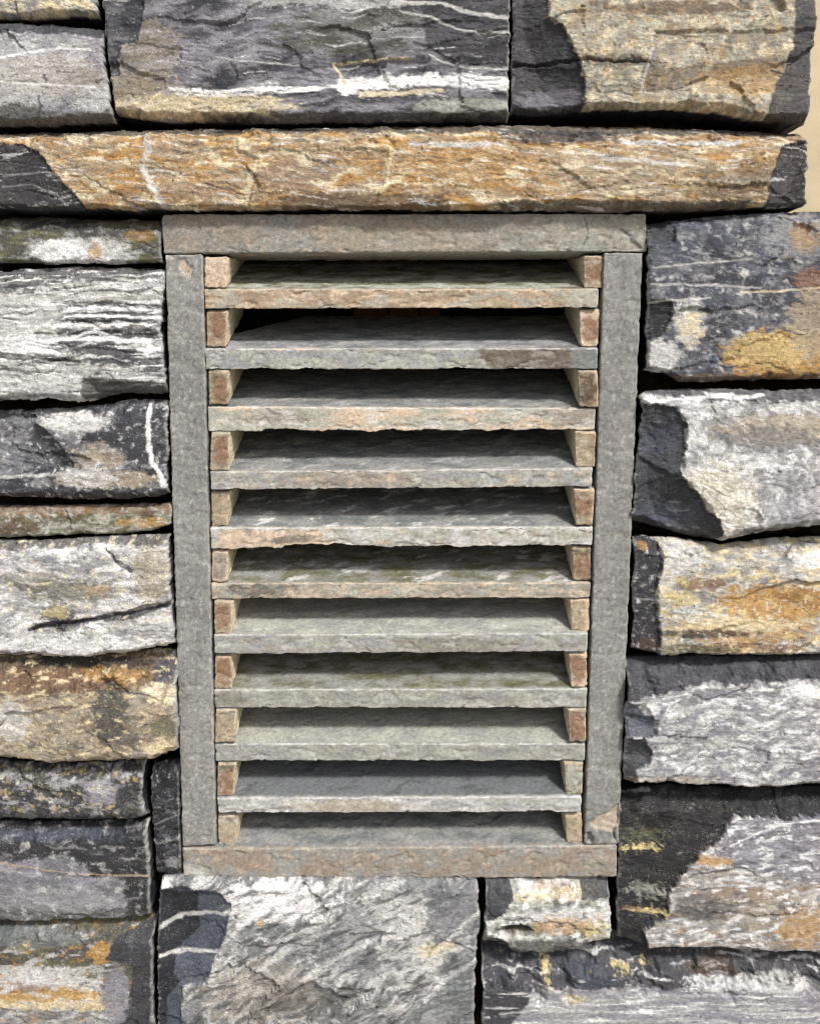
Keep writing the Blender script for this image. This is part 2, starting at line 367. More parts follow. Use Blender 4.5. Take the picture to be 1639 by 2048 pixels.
# --- left of the vent
stone('short stone with a white spot and sunlight painted low on its face, beside the lintel', [(-40, 438), (80, 430), (200, 436), (318, 440)], [(-44, 522), (100, 526), (230, 526), (322, 524)], ('E', 'L', 50, 24),
      [('e', 165, 505, 105, 28, 'P', .5, .97), ('e', 120, 500, 50, 24, 'W', .6, .8), ('e', 190, 500, 14, 16, 'O', .8, .6), ('n', 26, 14, .62, 'M', .7), ('e', 280, 470, 30, 12, 'O', .8, .4), ('e', 120, 450, 90, 12, 'D', .6, .6)],  # pale ellipse paints sunlight low down, dark top ellipse the shadow above it
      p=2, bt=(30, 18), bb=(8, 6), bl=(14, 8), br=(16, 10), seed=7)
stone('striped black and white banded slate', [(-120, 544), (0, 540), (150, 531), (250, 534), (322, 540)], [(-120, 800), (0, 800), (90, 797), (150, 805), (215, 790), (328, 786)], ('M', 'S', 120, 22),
      [('n', 90, 9, .5, 'P', .7), ('n', 130, 7, .58, 'D', .85), ('e', 40, 640, 110, 50, 'P', .5, .6), ('e', 60, 690, 120, 22, 'W', .6, .6), ('p', [(-130, 520), (340, 520), (340, 560), (250, 556), (130, 562), (60, 580), (-130, 584)], 'D', 10, .6, .75),  # last polygon paints the shadow cast by the stone above
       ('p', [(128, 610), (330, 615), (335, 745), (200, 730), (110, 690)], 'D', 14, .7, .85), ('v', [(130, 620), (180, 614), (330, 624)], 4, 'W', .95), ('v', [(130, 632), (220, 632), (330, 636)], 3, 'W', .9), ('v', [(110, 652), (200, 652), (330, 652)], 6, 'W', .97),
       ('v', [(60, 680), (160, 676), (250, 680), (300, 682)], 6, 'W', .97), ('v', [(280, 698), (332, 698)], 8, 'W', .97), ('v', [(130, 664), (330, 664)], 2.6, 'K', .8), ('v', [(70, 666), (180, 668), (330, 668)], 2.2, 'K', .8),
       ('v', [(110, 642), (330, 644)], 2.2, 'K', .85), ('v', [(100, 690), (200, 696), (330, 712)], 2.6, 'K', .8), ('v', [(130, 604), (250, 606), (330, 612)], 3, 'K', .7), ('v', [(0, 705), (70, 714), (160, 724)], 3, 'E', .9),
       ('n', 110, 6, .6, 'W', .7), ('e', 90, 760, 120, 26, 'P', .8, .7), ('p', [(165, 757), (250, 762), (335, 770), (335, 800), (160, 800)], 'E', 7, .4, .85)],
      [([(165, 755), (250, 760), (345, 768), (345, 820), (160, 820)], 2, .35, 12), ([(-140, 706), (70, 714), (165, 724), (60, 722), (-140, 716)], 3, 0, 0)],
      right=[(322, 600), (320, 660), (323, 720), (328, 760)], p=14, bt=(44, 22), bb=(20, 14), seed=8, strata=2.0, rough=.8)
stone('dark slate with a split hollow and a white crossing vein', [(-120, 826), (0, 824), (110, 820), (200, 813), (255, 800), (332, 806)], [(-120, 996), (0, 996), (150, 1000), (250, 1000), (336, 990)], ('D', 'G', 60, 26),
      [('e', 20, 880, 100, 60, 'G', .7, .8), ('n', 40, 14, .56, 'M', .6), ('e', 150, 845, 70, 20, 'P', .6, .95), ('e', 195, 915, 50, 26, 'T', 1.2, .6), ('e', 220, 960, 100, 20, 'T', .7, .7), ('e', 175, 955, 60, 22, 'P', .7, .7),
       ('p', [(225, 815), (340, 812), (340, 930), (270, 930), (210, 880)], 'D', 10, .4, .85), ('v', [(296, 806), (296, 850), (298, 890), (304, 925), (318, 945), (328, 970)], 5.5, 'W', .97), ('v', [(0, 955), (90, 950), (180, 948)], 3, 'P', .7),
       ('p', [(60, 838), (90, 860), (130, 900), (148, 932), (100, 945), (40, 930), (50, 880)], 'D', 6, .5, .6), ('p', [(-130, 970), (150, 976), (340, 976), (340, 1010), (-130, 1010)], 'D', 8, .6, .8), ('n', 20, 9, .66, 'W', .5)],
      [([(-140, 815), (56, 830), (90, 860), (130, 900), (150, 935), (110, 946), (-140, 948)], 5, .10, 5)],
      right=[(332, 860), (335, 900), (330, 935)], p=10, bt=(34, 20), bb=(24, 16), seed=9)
stone('thin greenish brown slab with a rusty top edge', [(-120, 1022), (0, 1020), (200, 1016), (340, 1014)], [(-120, 1077), (0, 1076), (180, 1070), (300, 1064), (340, 1050)], ('L', 'S', 40, 18),
      [('p', [(-130, 1012), (350, 1005), (350, 1026), (150, 1030), (-130, 1034)], 'R', 6, .7, .55), ('n', 40, 14, .6, 'B', .7), ('e', 290, 1045, 50, 10, 'O', .9, .6), ('e', 30, 1055, 50, 16, 'B', .7, .7), ('n', 20, 9, .66, 'P', .6)],
      p=6, bt=(16, 12), bb=(8, 6), seed=10, side='E')
stone('big pale grey-white stone with an olive stain and dark streak', [(-120, 1090), (0, 1088), (100, 1088), (200, 1080), (333, 1076)], [(-120, 1312), (0, 1314), (150, 1320), (250, 1312), (346, 1294)], ('M', 'P', 90, 30),
      [('n', 70, 12, .56, 'W', .65), ('n', 60, 10, .6, 'G', .7), ('e', 150, 1185, 90, 28, 'L', .9, .6), ('e', 60, 1160, 60, 18, 'L', .9, .5), ('e', 190, 1180, 30, 10, 'O', .9, .4), ('e', 305, 1150, 40, 60, 'T', .5, .6),
       ('p', [(-130, 1080), (110, 1080), (340, 1070), (340, 1094), (220, 1088), (110, 1098), (-130, 1104)], 'E', 7, .6, .85), ('v', [(60, 1256), (130, 1252), (190, 1238), (270, 1230), (345, 1206)], 8, 'D', .9), ('e', 115, 1230, 34, 22, 'D', .8, .8), ('e', 115, 1225, 24, 14, 'Y', .9, .5),
       ('n', 22, 10, .65, 'A', .6), ('e', 150, 1290, 160, 20, 'W', .6, .5)],
      [([(205, 1090), (235, 1118), (265, 1140), (262, 1150), (225, 1125)], 5, 0, 0), ([(60, 1252), (190, 1234), (360, 1198), (360, 1212), (190, 1244), (60, 1262)], 5, 0, 0)],
      right=[(338, 1130), (340, 1200), (346, 1260)], p=16, bt=(26, 18), bb=(16, 14), seed=11)
stone('rusty brown stone with beige lower face', [(-120, 1326), (0, 1326), (150, 1328), (260, 1318), (350, 1316)], [(-120, 1510), (0, 1522), (100, 1534), (220, 1532), (300, 1524), (351, 1508)], ('T', 'H', 60, 24),
      [('p', [(-130, 1310), (360, 1310), (360, 1350), (250, 1385), (120, 1392), (-130, 1396)], 'B', 14, .8, .85), ('e', 120, 1365, 160, 22, 'R', .9, .35), ('n', 40, 12, .58, 'B', .6), ('e', 160, 1335, 150, 10, 'X', .8, .8), ('e', 230, 1355, 70, 14, 'O', 1.1, .55), ('e', 330, 1350, 30, 30, 'U', .7, .8),
       ('e', 220, 1425, 36, 55, 'E', .8, .9), ('e', 270, 1480, 60, 20, 'E', .9, .6), ('n', 30, 9, .63, 'C', .8), ('e', 330, 1390, 40, 20, 'A', .7, .85), ('v', [(335, 1370), (310, 1450), (285, 1490)], 4, 'N', .7), ('e', 330, 1455, 26, 22, 'L', .6, .8), ('e', 20, 1440, 40, 40, 'P', .8, .7),
       ('e', 320, 1495, 40, 14, 'C', .7, .8)],
      right=[(350, 1380), (353, 1450)], p=18, bt=(60, 26), bb=(22, 16), seed=12)
stone('speckled dark stone in the lower left', [(-120, 1534), (100, 1542), (200, 1542), (284, 1536)], [(-120, 1646), (0, 1646), (200, 1648), (290, 1640)], ('D', 'E', 40, 18),
      [('n', 34, 13, .57, 'M', .85), ('n', 24, 10, .66, 'P', .8), ('e', 205, 1585, 36, 26, 'V', .6, .95), ('e', 200, 1580, 22, 14, 'P', .7, .5), ('n', 22, 12, .64, 'Y', .5), ('e', 255, 1600, 24, 34, 'D', .4, .8), ('p', [(-130, 1622), (290, 1630), (290, 1660), (-130, 1660)], 'K', 8, .6, .8)],
      right=[(280, 1590)], p=4, bt=(26, 16), bb=(18, 14), br=(14, 10), seed=13)
stone('narrow upright black slate beside the vent', [(300, 1540), (358, 1530)], [(312, 1752), (362, 1758)], ('K', 'D', 30, 22),
      [('n', 26, 16, .64, 'G', .6), ('v', [(300, 1655), (330, 1640), (356, 1630)], 1.8, 'M', .6), ('v', [(304, 1690), (358, 1674)], 1.8, 'M', .6), ('e', 345, 1725, 14, 10, 'M', .8, .6), ('n', 14, 7, .7, 'P', .5)],
      left=[(302, 1620), (308, 1690)], right=[(359, 1640), (362, 1700)], p=-6, seed=14, side='K', dome=3)
stone('smooth grey stone with shade painted across its top and right, and a thin pale line', [(-120, 1668), (0, 1666), (150, 1668), (286, 1662)], [(-120, 1845), (0, 1846), (160, 1846), (296, 1842)], ('G', 'V', 110, 50),
      [('p', [(-130, 1650), (310, 1650), (310, 1860), (250, 1860), (248, 1760), (180, 1756), (172, 1730), (130, 1715), (80, 1718), (-130, 1735)], 'K', 9, .3, .92), ('e', 60, 1830, 240, 16, 'E', .7, .7), ('e', 120, 1800, 120, 26, 'M', .7, .5),  # black polygon paints shade around a sunlit patch
       ('v', [(-10, 1724), (90, 1740), (200, 1752), (300, 1756)], 1.7, 'T', .85), ('n', 30, 14, .66, 'P', .5), ('e', 100, 1680, 140, 8, 'U', .8, .8), ('n', 60, 8, .66, 'M', .5)],
      [([(-140, 1650), (320, 1650), (320, 1870), (250, 1870), (248, 1760), (180, 1756), (172, 1730), (130, 1715), (80, 1718), (-140, 1735)], 1.2, .05, 3)],
      right=[(294, 1720), (298, 1790)], p=8, bt=(30, 20), bb=(12, 10), seed=15, strata=.7, rough=.6)
stone('olive and orange banded stone in the bottom left corner', [(-120, 1856), (0, 1856), (150, 1854), (300, 1860)], [(-120, 2140), (305, 2140)], ('E', 'L', 90, 26),
      [('e', 60, 1960, 140, 26, 'P', .8, .9), ('e', 90, 2010, 160, 30, 'C', .8, .9), ('e', 60, 1990, 130, 12, 'O', .9, .8), ('e', 40, 1975, 80, 8, 'R', .9, .6), ('e', 60, 2050, 160, 34, 'M', .8, .8), ('e', 90, 2030, 150, 10, 'U', .9, .6), ('n', 60, 10, .6, 'P', .7), ('e', 205, 1905, 24, 22, 'O', .8, .8),
       ('n', 30, 12, .66, 'O', .6), ('e', 60, 1880, 120, 16, 'Q', .8, .8), ('p', [(228, 1880), (320, 1850), (320, 2160), (230, 2160), (225, 2060), (262, 1990), (262, 1930), (212, 1920)], 'D', 4, .25, .95), ('e', 232, 1990, 26, 60, 'V', .4, .9)],  # dark polygon and pale ellipse paint dappled shade and light
      [([(262, 1860), (330, 1850), (330, 2160), (245, 2160), (250, 2060), (262, 1990)], 1.5, .08, 6)],
      right=[(300, 1900), (303, 2000)], p=10, bt=(40, 22), seed=16)

# --- below the vent
stone('large swirled white and grey stone below the sill', [(316, 1772), (360, 1764), (560, 1767), (700, 1765), (954, 1769)], [(312, 2140), (948, 2140)], ('M', 'P', 70, 34),
      [('n', 90, 40, .47, 'Q', .8), ('n', 40, 18, .6, 'E', .5), ('e', 550, 1805, 120, 36, 'W', .8, .8), ('e', 780, 1845, 120, 46, 'P', .9, .85), ('n', 80, 12, .58, 'P', .8), ('e', 520, 1990, 110, 60, 'T', .9, .35), ('e', 700, 1880, 60, 60, 'G', .9, .6), ('n', 60, 9, .6, 'D', .75), ('e', 620, 2010, 110, 40, 'E', 1.1, .5), ('v', [(480, 1850), (560, 1800), (640, 1775)], 9, 'W', .8), ('v', [(600, 1960), (700, 1900), (790, 1870)], 5, 'P', .7),
       ('p', [(860, 1775), (960, 1770), (965, 1870), (900, 1880), (855, 1850)], 'G', 14, .8, .8), ('v', [(960, 1830), (920, 1860), (880, 1900), (820, 1960)], 8, 'P', .8), ('v', [(955, 1930), (900, 1960), (850, 2010)], 6, 'W', .8), ('p', [(800, 2060), (950, 1900), (960, 2160), (800, 2160)], 'Q', 14, .8, .6),
       ('p', [(300, 1775), (440, 1788), (462, 1812), (450, 1870), (430, 1920), (410, 1970), (365, 1975), (362, 2060), (350, 2160), (300, 2160)], 'U', 4, .2, .95), ('p', [(300, 1785), (392, 1790), (392, 1870), (350, 1910), (345, 1950), (360, 1965), (330, 2000), (335, 2160), (300, 2160)], 'K', 5, .3, .85),  # left side: shade painted in blue-grey and black, as dappled sun leaves it
       ('v', [(310, 1866), (360, 1844), (440, 1832), (500, 1820)], 5, 'P', .9), ('v', [(310, 1920), (370, 1912), (440, 1906)], 4, 'P', .85), ('e', 520, 1845, 7, 9, 'O', .7, .6), ('e', 326, 1776, 12, 8, 'W', .5, .9), ('v', [(700, 1870), (740, 1868), (790, 1866)], 2, 'D', .8), ('e', 870, 1900, 40, 14, 'C', .9, .6)],
      [([(290, 1765), (440, 1788), (462, 1812), (450, 1870), (430, 1920), (410, 1970), (365, 1975), (362, 2060), (350, 2170), (290, 2170)], 2, .16, 24), ([(860, 1900), (980, 1820), (980, 2160), (800, 2160), (830, 1990)], 3, .04, 5), ([(620, 1960), (700, 2000), (560, 2080), (520, 2020)], 4, .03, 2)],
      left=[(310, 1850), (312, 1960)], right=[(957, 1800), (963, 1862), (954, 1905), (950, 2000)], p=14, bt=(16, 12), br=(12, 10), seed=17, rough=1.6, flow=(-22, 24), lift=1, strata=.35)
stone('small knobbly stone with a hollow and orange crystals', [(972, 1766), (1060, 1764), (1222, 1768)], [(968, 1902), (1050, 1914), (1125, 1914), (1220, 1888)], ('M', 'S', 50, 22),
      [('e', 1110, 1790, 80, 14, 'C', .8, .8), ('n', 24, 12, .55, 'W', .7), ('e', 1130, 1830, 90, 16, 'P', .8, .7), ('e', 1050, 1858, 60, 12, 'L', .6, .7), ('e', 1130, 1850, 60, 18, 'O', 1.0, .6), ('e', 1110, 1780, 40, 8, 'R', .9, .4), ('n', 30, 12, .62, 'D', .7), ('p', [(965, 1760), (1020, 1770), (1026, 1800), (1000, 1830), (965, 1840)], 'D', 4, .25, .95), ('p', [(1160, 1770), (1225, 1775), (1225, 1800), (1160, 1800)], 'D', 4, .4, .9), ('e', 1080, 1895, 130, 18, 'E', .7, .85), ('e', 1030, 1858, 34, 9, 'B', .5, .9), ('l', 1190, 1860, 40, 30, 'Y', .6)],
      [([(990, 1858), (1020, 1848), (1055, 1852), (1066, 1862), (1040, 1868), (1000, 1868)], 12, 0, 0), ([(955, 1860), (1010, 1880), (1030, 1925), (955, 1925)], 8, .1, 6)],
      right=[(1222, 1830)], p=10, bb=(26, 18), seed=18, rough=1.5, lift=1)
stone('bottom right slab, dark sloping shoulder over lilac grey face', [(966, 1922), (1050, 1924), (1130, 1922), (1228, 1905), (1300, 1912), (1450, 1918), (1760, 1922)], [(966, 2140), (1760, 2140)], ('V', 'M', 130, 14),
      [('n', 160, 9, .6, 'P', .6), ('p', [(950, 1900), (1780, 1900), (1780, 1960), (1560, 1975), (1420, 1965), (1380, 1980), (1200, 1978), (1060, 1982), (950, 1975)], 'D', 10, .5, .92), ('e', 1180, 1960, 60, 22, 'U', .7, .6), ('p', [(955, 1970), (1065, 1980), (1055, 2010), (1030, 2040), (955, 2160)], 'D', 4, .2, .95), ('n', 18, 10, .8, 'Y', .5),  # dark polygon paints shade on the sloping upper bevel
       ('l', 1095, 1955, 14, 34, 'Y', .75), ('l', 1245, 1945, 24, 12, 'Y', .8), ('l', 1290, 1942, 12, 8, 'Y', .8), ('l', 1150, 2000, 30, 12, 'Y', .6), ('e', 1530, 1970, 80, 14, 'P', 1.0, .7), ('n', 120, 6, .64, 'W', .6), ('e', 1430, 1950, 50, 14, 'B', .8, .6), ('v', [(1000, 2030), (1100, 2020), (1250, 2024)], 2.5, 'P', .6)],
      left=[(965, 2000)], p=12, bt=(70, 40), seed=19, strata=.8, rough=.7, flow=(-1, 6))

# --- right of the vent
stone('blue-grey flecked stone with golden stain at its lower right', [(1300, 444), (1335, 442), (1450, 430), (1560, 423), (1760, 421)], [(1294, 742), (1335, 747), (1362, 764), (1450, 763), (1560, 758), (1760, 758)], ('D', 'U', 80, 34),
      [('n', 60, 30, .56, 'G', .7), ('n', 26, 14, .62, 'M', .7), ('n', 30, 14, .68, 'P', .8), ('e', 1600, 470, 90, 50, 'M', 1.0, .5), ('e', 1378, 640, 30, 50, 'P', .9, .7), ('e', 1380, 650, 26, 36, 'C', 1.2, .7), ('e', 1320, 710, 40, 34, 'P', .6, .85), ('e', 1560, 710, 110, 50, 'O', .7, .9), ('e', 1540, 700, 80, 36, 'Y', .9, .55), ('e', 1625, 650, 50, 70, 'T', .8, .8),
       ('e', 1620, 560, 30, 24, 'R', .9, .75), ('e', 1610, 475, 30, 30, 'O', 1.0, .5), ('p', [(1290, 600), (1345, 602), (1348, 625), (1322, 672), (1290, 680)], 'K', 3, .25, .9), ('p', [(1290, 430), (1348, 436), (1354, 485), (1330, 490), (1290, 488)], 'D', 3, .3, .9), ('v', [(1300, 603), (1360, 600), (1420, 596)], 2, 'P', .8), ('v', [(1300, 535), (1400, 526), (1500, 518)], 2, 'P', .7),  # dark polygons at the left edge paint facets turned from the sun
       ('v', [(1300, 568), (1420, 570), (1520, 576)], 2.4, 'P', .7), ('v', [(1480, 584), (1560, 582), (1639, 576)], 2, 'C', .7), ('v', [(1320, 500), (1400, 522)], 1.5, 'M', .7), ('e', 1450, 755, 120, 8, 'B', .7, .8), ('e', 1320, 500, 40, 30, 'U', .5, .6)],
      [([(1280, 430), (1348, 430), (1354, 485), (1330, 490), (1280, 488)], 2.5, .08, 4), ([(1280, 600), (1345, 602), (1348, 625), (1322, 672), (1280, 690)], 2.5, .08, 4)],
      left=[(1297, 540), (1297, 640), (1296, 710)], p=12, bt=(20, 14), bb=(16, 12), seed=20, strata=.7, side='K')
stone('white frosted stone with a split left face, dark slate with painted shade', [(1288, 796), (1300, 786), (1400, 780), (1560, 784), (1760, 778)], [(1266, 1046), (1330, 1064), (1400, 1083), (1452, 1088), (1550, 1066), (1639, 1056), (1760, 1050)], ('M', 'P', 60, 40),
      [('n', 30, 18, .54, 'W', .7), ('n', 22, 12, .58, 'G', .55), ('e', 1560, 860, 130, 34, 'T', .7, .75), ('e', 1540, 880, 110, 26, 'G', .9, .6), ('e', 1430, 1000, 80, 70, 'A', .9, .4), ('p', [(1280, 770), (1780, 765), (1780, 795), (1560, 806), (1400, 800), (1320, 792)], 'D', 8, .7, .85),  # top strip: painted shade along the bevel
       ('v', [(1290, 808), (1350, 798), (1430, 794), (1470, 790)], 4, 'W', .8), ('v', [(1420, 786), (1460, 796), (1530, 790)], 4, 'W', .7), ('p', [(1250, 806), (1350, 812), (1375, 850), (1372, 905), (1360, 950), (1395, 985), (1430, 1030), (1447, 1060), (1440, 1110), (1250, 1110)], 'D', 2.5, .15, .97), ('e', 1320, 880, 40, 30, 'U', .6, .6), ('e', 1340, 1030, 70, 20, 'U', .7, .6), ('n', 60, 8, .7, 'M', .5),  # left face: fresh slate colour darkened as its unlit side
       ('e', 1600, 1000, 80, 60, 'V', .9, .5), ('e', 1580, 1064, 90, 8, 'E', .8, .8)],
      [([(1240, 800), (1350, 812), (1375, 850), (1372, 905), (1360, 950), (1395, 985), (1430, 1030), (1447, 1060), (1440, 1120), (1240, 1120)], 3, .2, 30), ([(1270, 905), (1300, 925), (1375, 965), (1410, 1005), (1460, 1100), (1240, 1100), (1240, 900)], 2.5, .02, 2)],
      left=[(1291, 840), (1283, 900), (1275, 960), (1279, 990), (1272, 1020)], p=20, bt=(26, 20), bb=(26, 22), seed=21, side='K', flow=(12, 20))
stone('cream, yellow and orange stone, its left end dark slate with painted shade', [(1272, 1082), (1350, 1084), (1450, 1098), (1550, 1086), (1760, 1080)], [(1268, 1306), (1320, 1312), (1500, 1312), (1760, 1312)], ('M', 'C', 70, 22),
      [('n', 50, 14, .54, 'P', .6), ('n', 40, 14, .53, 'G', .6), ('e', 1350, 1120, 60, 30, 'P', .7, .8), ('e', 1560, 1205, 120, 36, 'O', .9, .95), ('e', 1500, 1262, 130, 26, 'O', .7, .7), ('e', 1480, 1250, 110, 14, 'C', .7, .7), ('e', 1480, 1297, 130, 10, 'R', .8, .75), ('e', 1600, 1195, 60, 22, 'R', 1.0, .5), ('e', 1400, 1167, 50, 10, 'R', .6, .75), ('n', 30, 14, .64, 'Y', .8), ('e', 1360, 1195, 34, 18, 'Y', 1.0, .7),
       ('e', 1620, 1120, 40, 16, 'W', .6, .7), ('v', [(1570, 1110), (1590, 1092), (1639, 1086)], 4, 'E', .8), ('e', 1400, 1268, 100, 8, 'X', .9, .8), ('e', 1380, 1300, 90, 12, 'L', .7, .8), ('p', [(1255, 1075), (1318, 1080), (1326, 1120), (1320, 1160), (1312, 1200), (1320, 1240), (1320, 1325), (1255, 1325)], 'D', 2.5, .15, .97), ('e', 1300, 1295, 24, 14, 'B', .8, .6), ('e', 1285, 1095, 12, 8, 'O', 1., .6), ('v', [(1270, 1200), (1320, 1204)], 2, 'M', .7), ('n', 14, 8, .68, 'W', .5)],  # dark left polygon mixes slate colour with painted shade
      [([(1240, 1065), (1318, 1075), (1326, 1120), (1320, 1160), (1312, 1200), (1320, 1240), (1320, 1335), (1240, 1335)], 3, .16, 14)],
      left=[(1276, 1130), (1268, 1190), (1272, 1240)], p=8, bt=(30, 18), bb=(10, 8), seed=22, side='K')
stone('lilac grey stone with shade painted on its sloping top and on scalloped dark chips', [(1264, 1336), (1400, 1332), (1560, 1330), (1760, 1326)], [(1252, 1576), (1340, 1574), (1420, 1578), (1500, 1584), (1639, 1580), (1760, 1580)], ('M', 'V', 80, 26),
      [('n', 60, 16, .52, 'P', .7), ('n', 44, 10, .6, 'W', .75), ('n', 40, 12, .6, 'G', .6), ('p', [(1250, 1320), (1780, 1320), (1780, 1362), (1560, 1366), (1400, 1372), (1320, 1390), (1250, 1410)], 'D', 6, .4, .93), ('p', [(1240, 1410), (1290, 1412), (1312, 1440), (1316, 1470), (1290, 1480), (1240, 1474)], 'U', 3, .15, .9), ('p', [(1240, 1478), (1290, 1482), (1306, 1510), (1300, 1530), (1275, 1545), (1275, 1570), (1240, 1600)], 'D', 3, .2, .92), ('e', 1610, 1385, 50, 12, 'W', .5, .85), ('e', 1350, 1565, 90, 12, 'T', .8, .5), ('e', 1300, 1420, 20, 12, 'W', .7, .7)],  # top strip and left chips carry shade in their dark tones
      [([(1230, 1405), (1290, 1412), (1312, 1440), (1316, 1470), (1290, 1480), (1230, 1474)], 2.5, .2, 10), ([(1230, 1474), (1290, 1482), (1306, 1510), (1300, 1530), (1275, 1545), (1275, 1590), (1230, 1600)], 2.5, .2, 10)],
      left=[(1258, 1390), (1251, 1440), (1255, 1480), (1252, 1530)], p=18, bt=(48, 34), bb=(20, 18), seed=23, side='K', flow=(-8, 16))
stone('slate with shade painted into its black left side, yellow lichen and a brown streaked right side', [(1242, 1616), (1330, 1600), (1480, 1604), (1760, 1600)], [(1240, 1892), (1300, 1902), (1450, 1910), (1639, 1914), (1760, 1914)], ('H', 'M', 80, 18),
      [('n', 60, 12, .53, 'P', .75), ('n', 70, 9, .58, 'N', .75), ('e', 1560, 1830, 110, 50, 'T', .9, .4), ('e', 1480, 1790, 100, 14, 'N', .9, .7), ('p', [(1465, 1625), (1780, 1600), (1780, 1780), (1600, 1765), (1480, 1735), (1430, 1715), (1430, 1680)], 'V', 14, .5, .9), ('n', 44, 16, .58, 'U', .5), ('n', 40, 9, .6, 'W', .7), ('e', 1420, 1720, 40, 10, 'O', .9, .8), ('e', 1610, 1860, 50, 40, 'O', .9, .6), ('e', 1400, 1820, 70, 26, 'E', .6, .7), ('v', [(1460, 1690), (1560, 1650), (1639, 1640)], 2, 'W', .7),
       ('p', [(1220, 1590), (1780, 1585), (1780, 1625), (1560, 1640), (1465, 1636), (1440, 1680), (1400, 1710), (1365, 1750), (1340, 1790), (1330, 1840), (1290, 1860), (1300, 1910), (1220, 1910)], 'K', 3, .12, .97), ('v', [(1244, 1612), (1280, 1604), (1308, 1602)], 4, 'M', .9), ('l', 1285, 1708, 58, 12, 'Y', .9), ('l', 1290, 1684, 60, 22, 'L', .8), ('l', 1305, 1828, 52, 10, 'Y', .85), ('l', 1300, 1790, 50, 22, 'S', .6), ('l', 1265, 1824, 30, 8, 'Z', .8), ('n', 14, 7, .82, 'Y', .5), ('n', 40, 6, .78, 'M', .6)],  # black polygon: slate with the shade of the left side painted in
      [([(1210, 1580), (1790, 1575), (1790, 1625), (1560, 1640), (1465, 1636), (1440, 1680), (1400, 1710), (1365, 1750), (1340, 1790), (1330, 1840), (1290, 1860), (1300, 1930), (1210, 1930)], 3, .14, 18)],
      left=[(1243, 1700), (1236, 1830)], p=14, bt=(34, 26), bb=(16, 14), seed=24, side='K', flow=(-6, 14))

# dark earth filling between the stones, with a hole for the vent
def joint_filling():
    y0 = 0.052
    step = 5.5
    us = np.arange(-150, 1800, step); vv = np.arange(-130, 2170, step)
    U, V = np.meshgrid(us, vv); u, v = U.ravel(), V.ravel()
    P = wall_point(u, v, np.full(u.shape, y0))
    d = np.full(u.shape, 0.0)
    P[:, 1] += 0.014 * fbm(u / 60, v / 60, 4, 77) - 0.022 * np.clip(fbm(u / 24, v / 18, 5, 78, .65), 0, 1) + 0.004
    ny, nx = U.shape; idx = np.arange(nx * ny).reshape(ny, nx)
    q = np.stack([idx[:-1, :-1], idx[1:, :-1], idx[1:, 1:], idx[:-1, 1:]], -1).reshape(-1, 4)
    cu, cv = u[q].mean(1), v[q].mean(1)
    hole = (cu > 370) & (cu < 1240) & (cv > 470) & (cv < 1720)
    right_edge = (cu > 1560) & (cv < 425)
    q = q[~(hole | right_edge)]
    used = np.unique(q); re = -np.ones(len(P), int); re[used] = np.arange(len(used))
    n = fbm(u / 30, v / 20, 4, 79)[:, None]
    col = lin((52, 44, 34)) * (1 + 0.6 * n) + lin((80, 60, 36)) * np.clip(n, 0, 1) * 0.6
    ob = link_mesh('mortar', P[used], re[q], [], np.clip(col[used], .004, .5), MAT_MORTAR, wall)
    ob['label'] = 'dark earthy filling deep in the joints'
joint_filling()

# ------------------------------------------------------------------ the vent
vent = thing('stone_vent', 'louvred vent of thin sandstone slats on corner spacers in a flat stone frame', 'vent', tuple(wall_point(800, 1758, 0.05)))

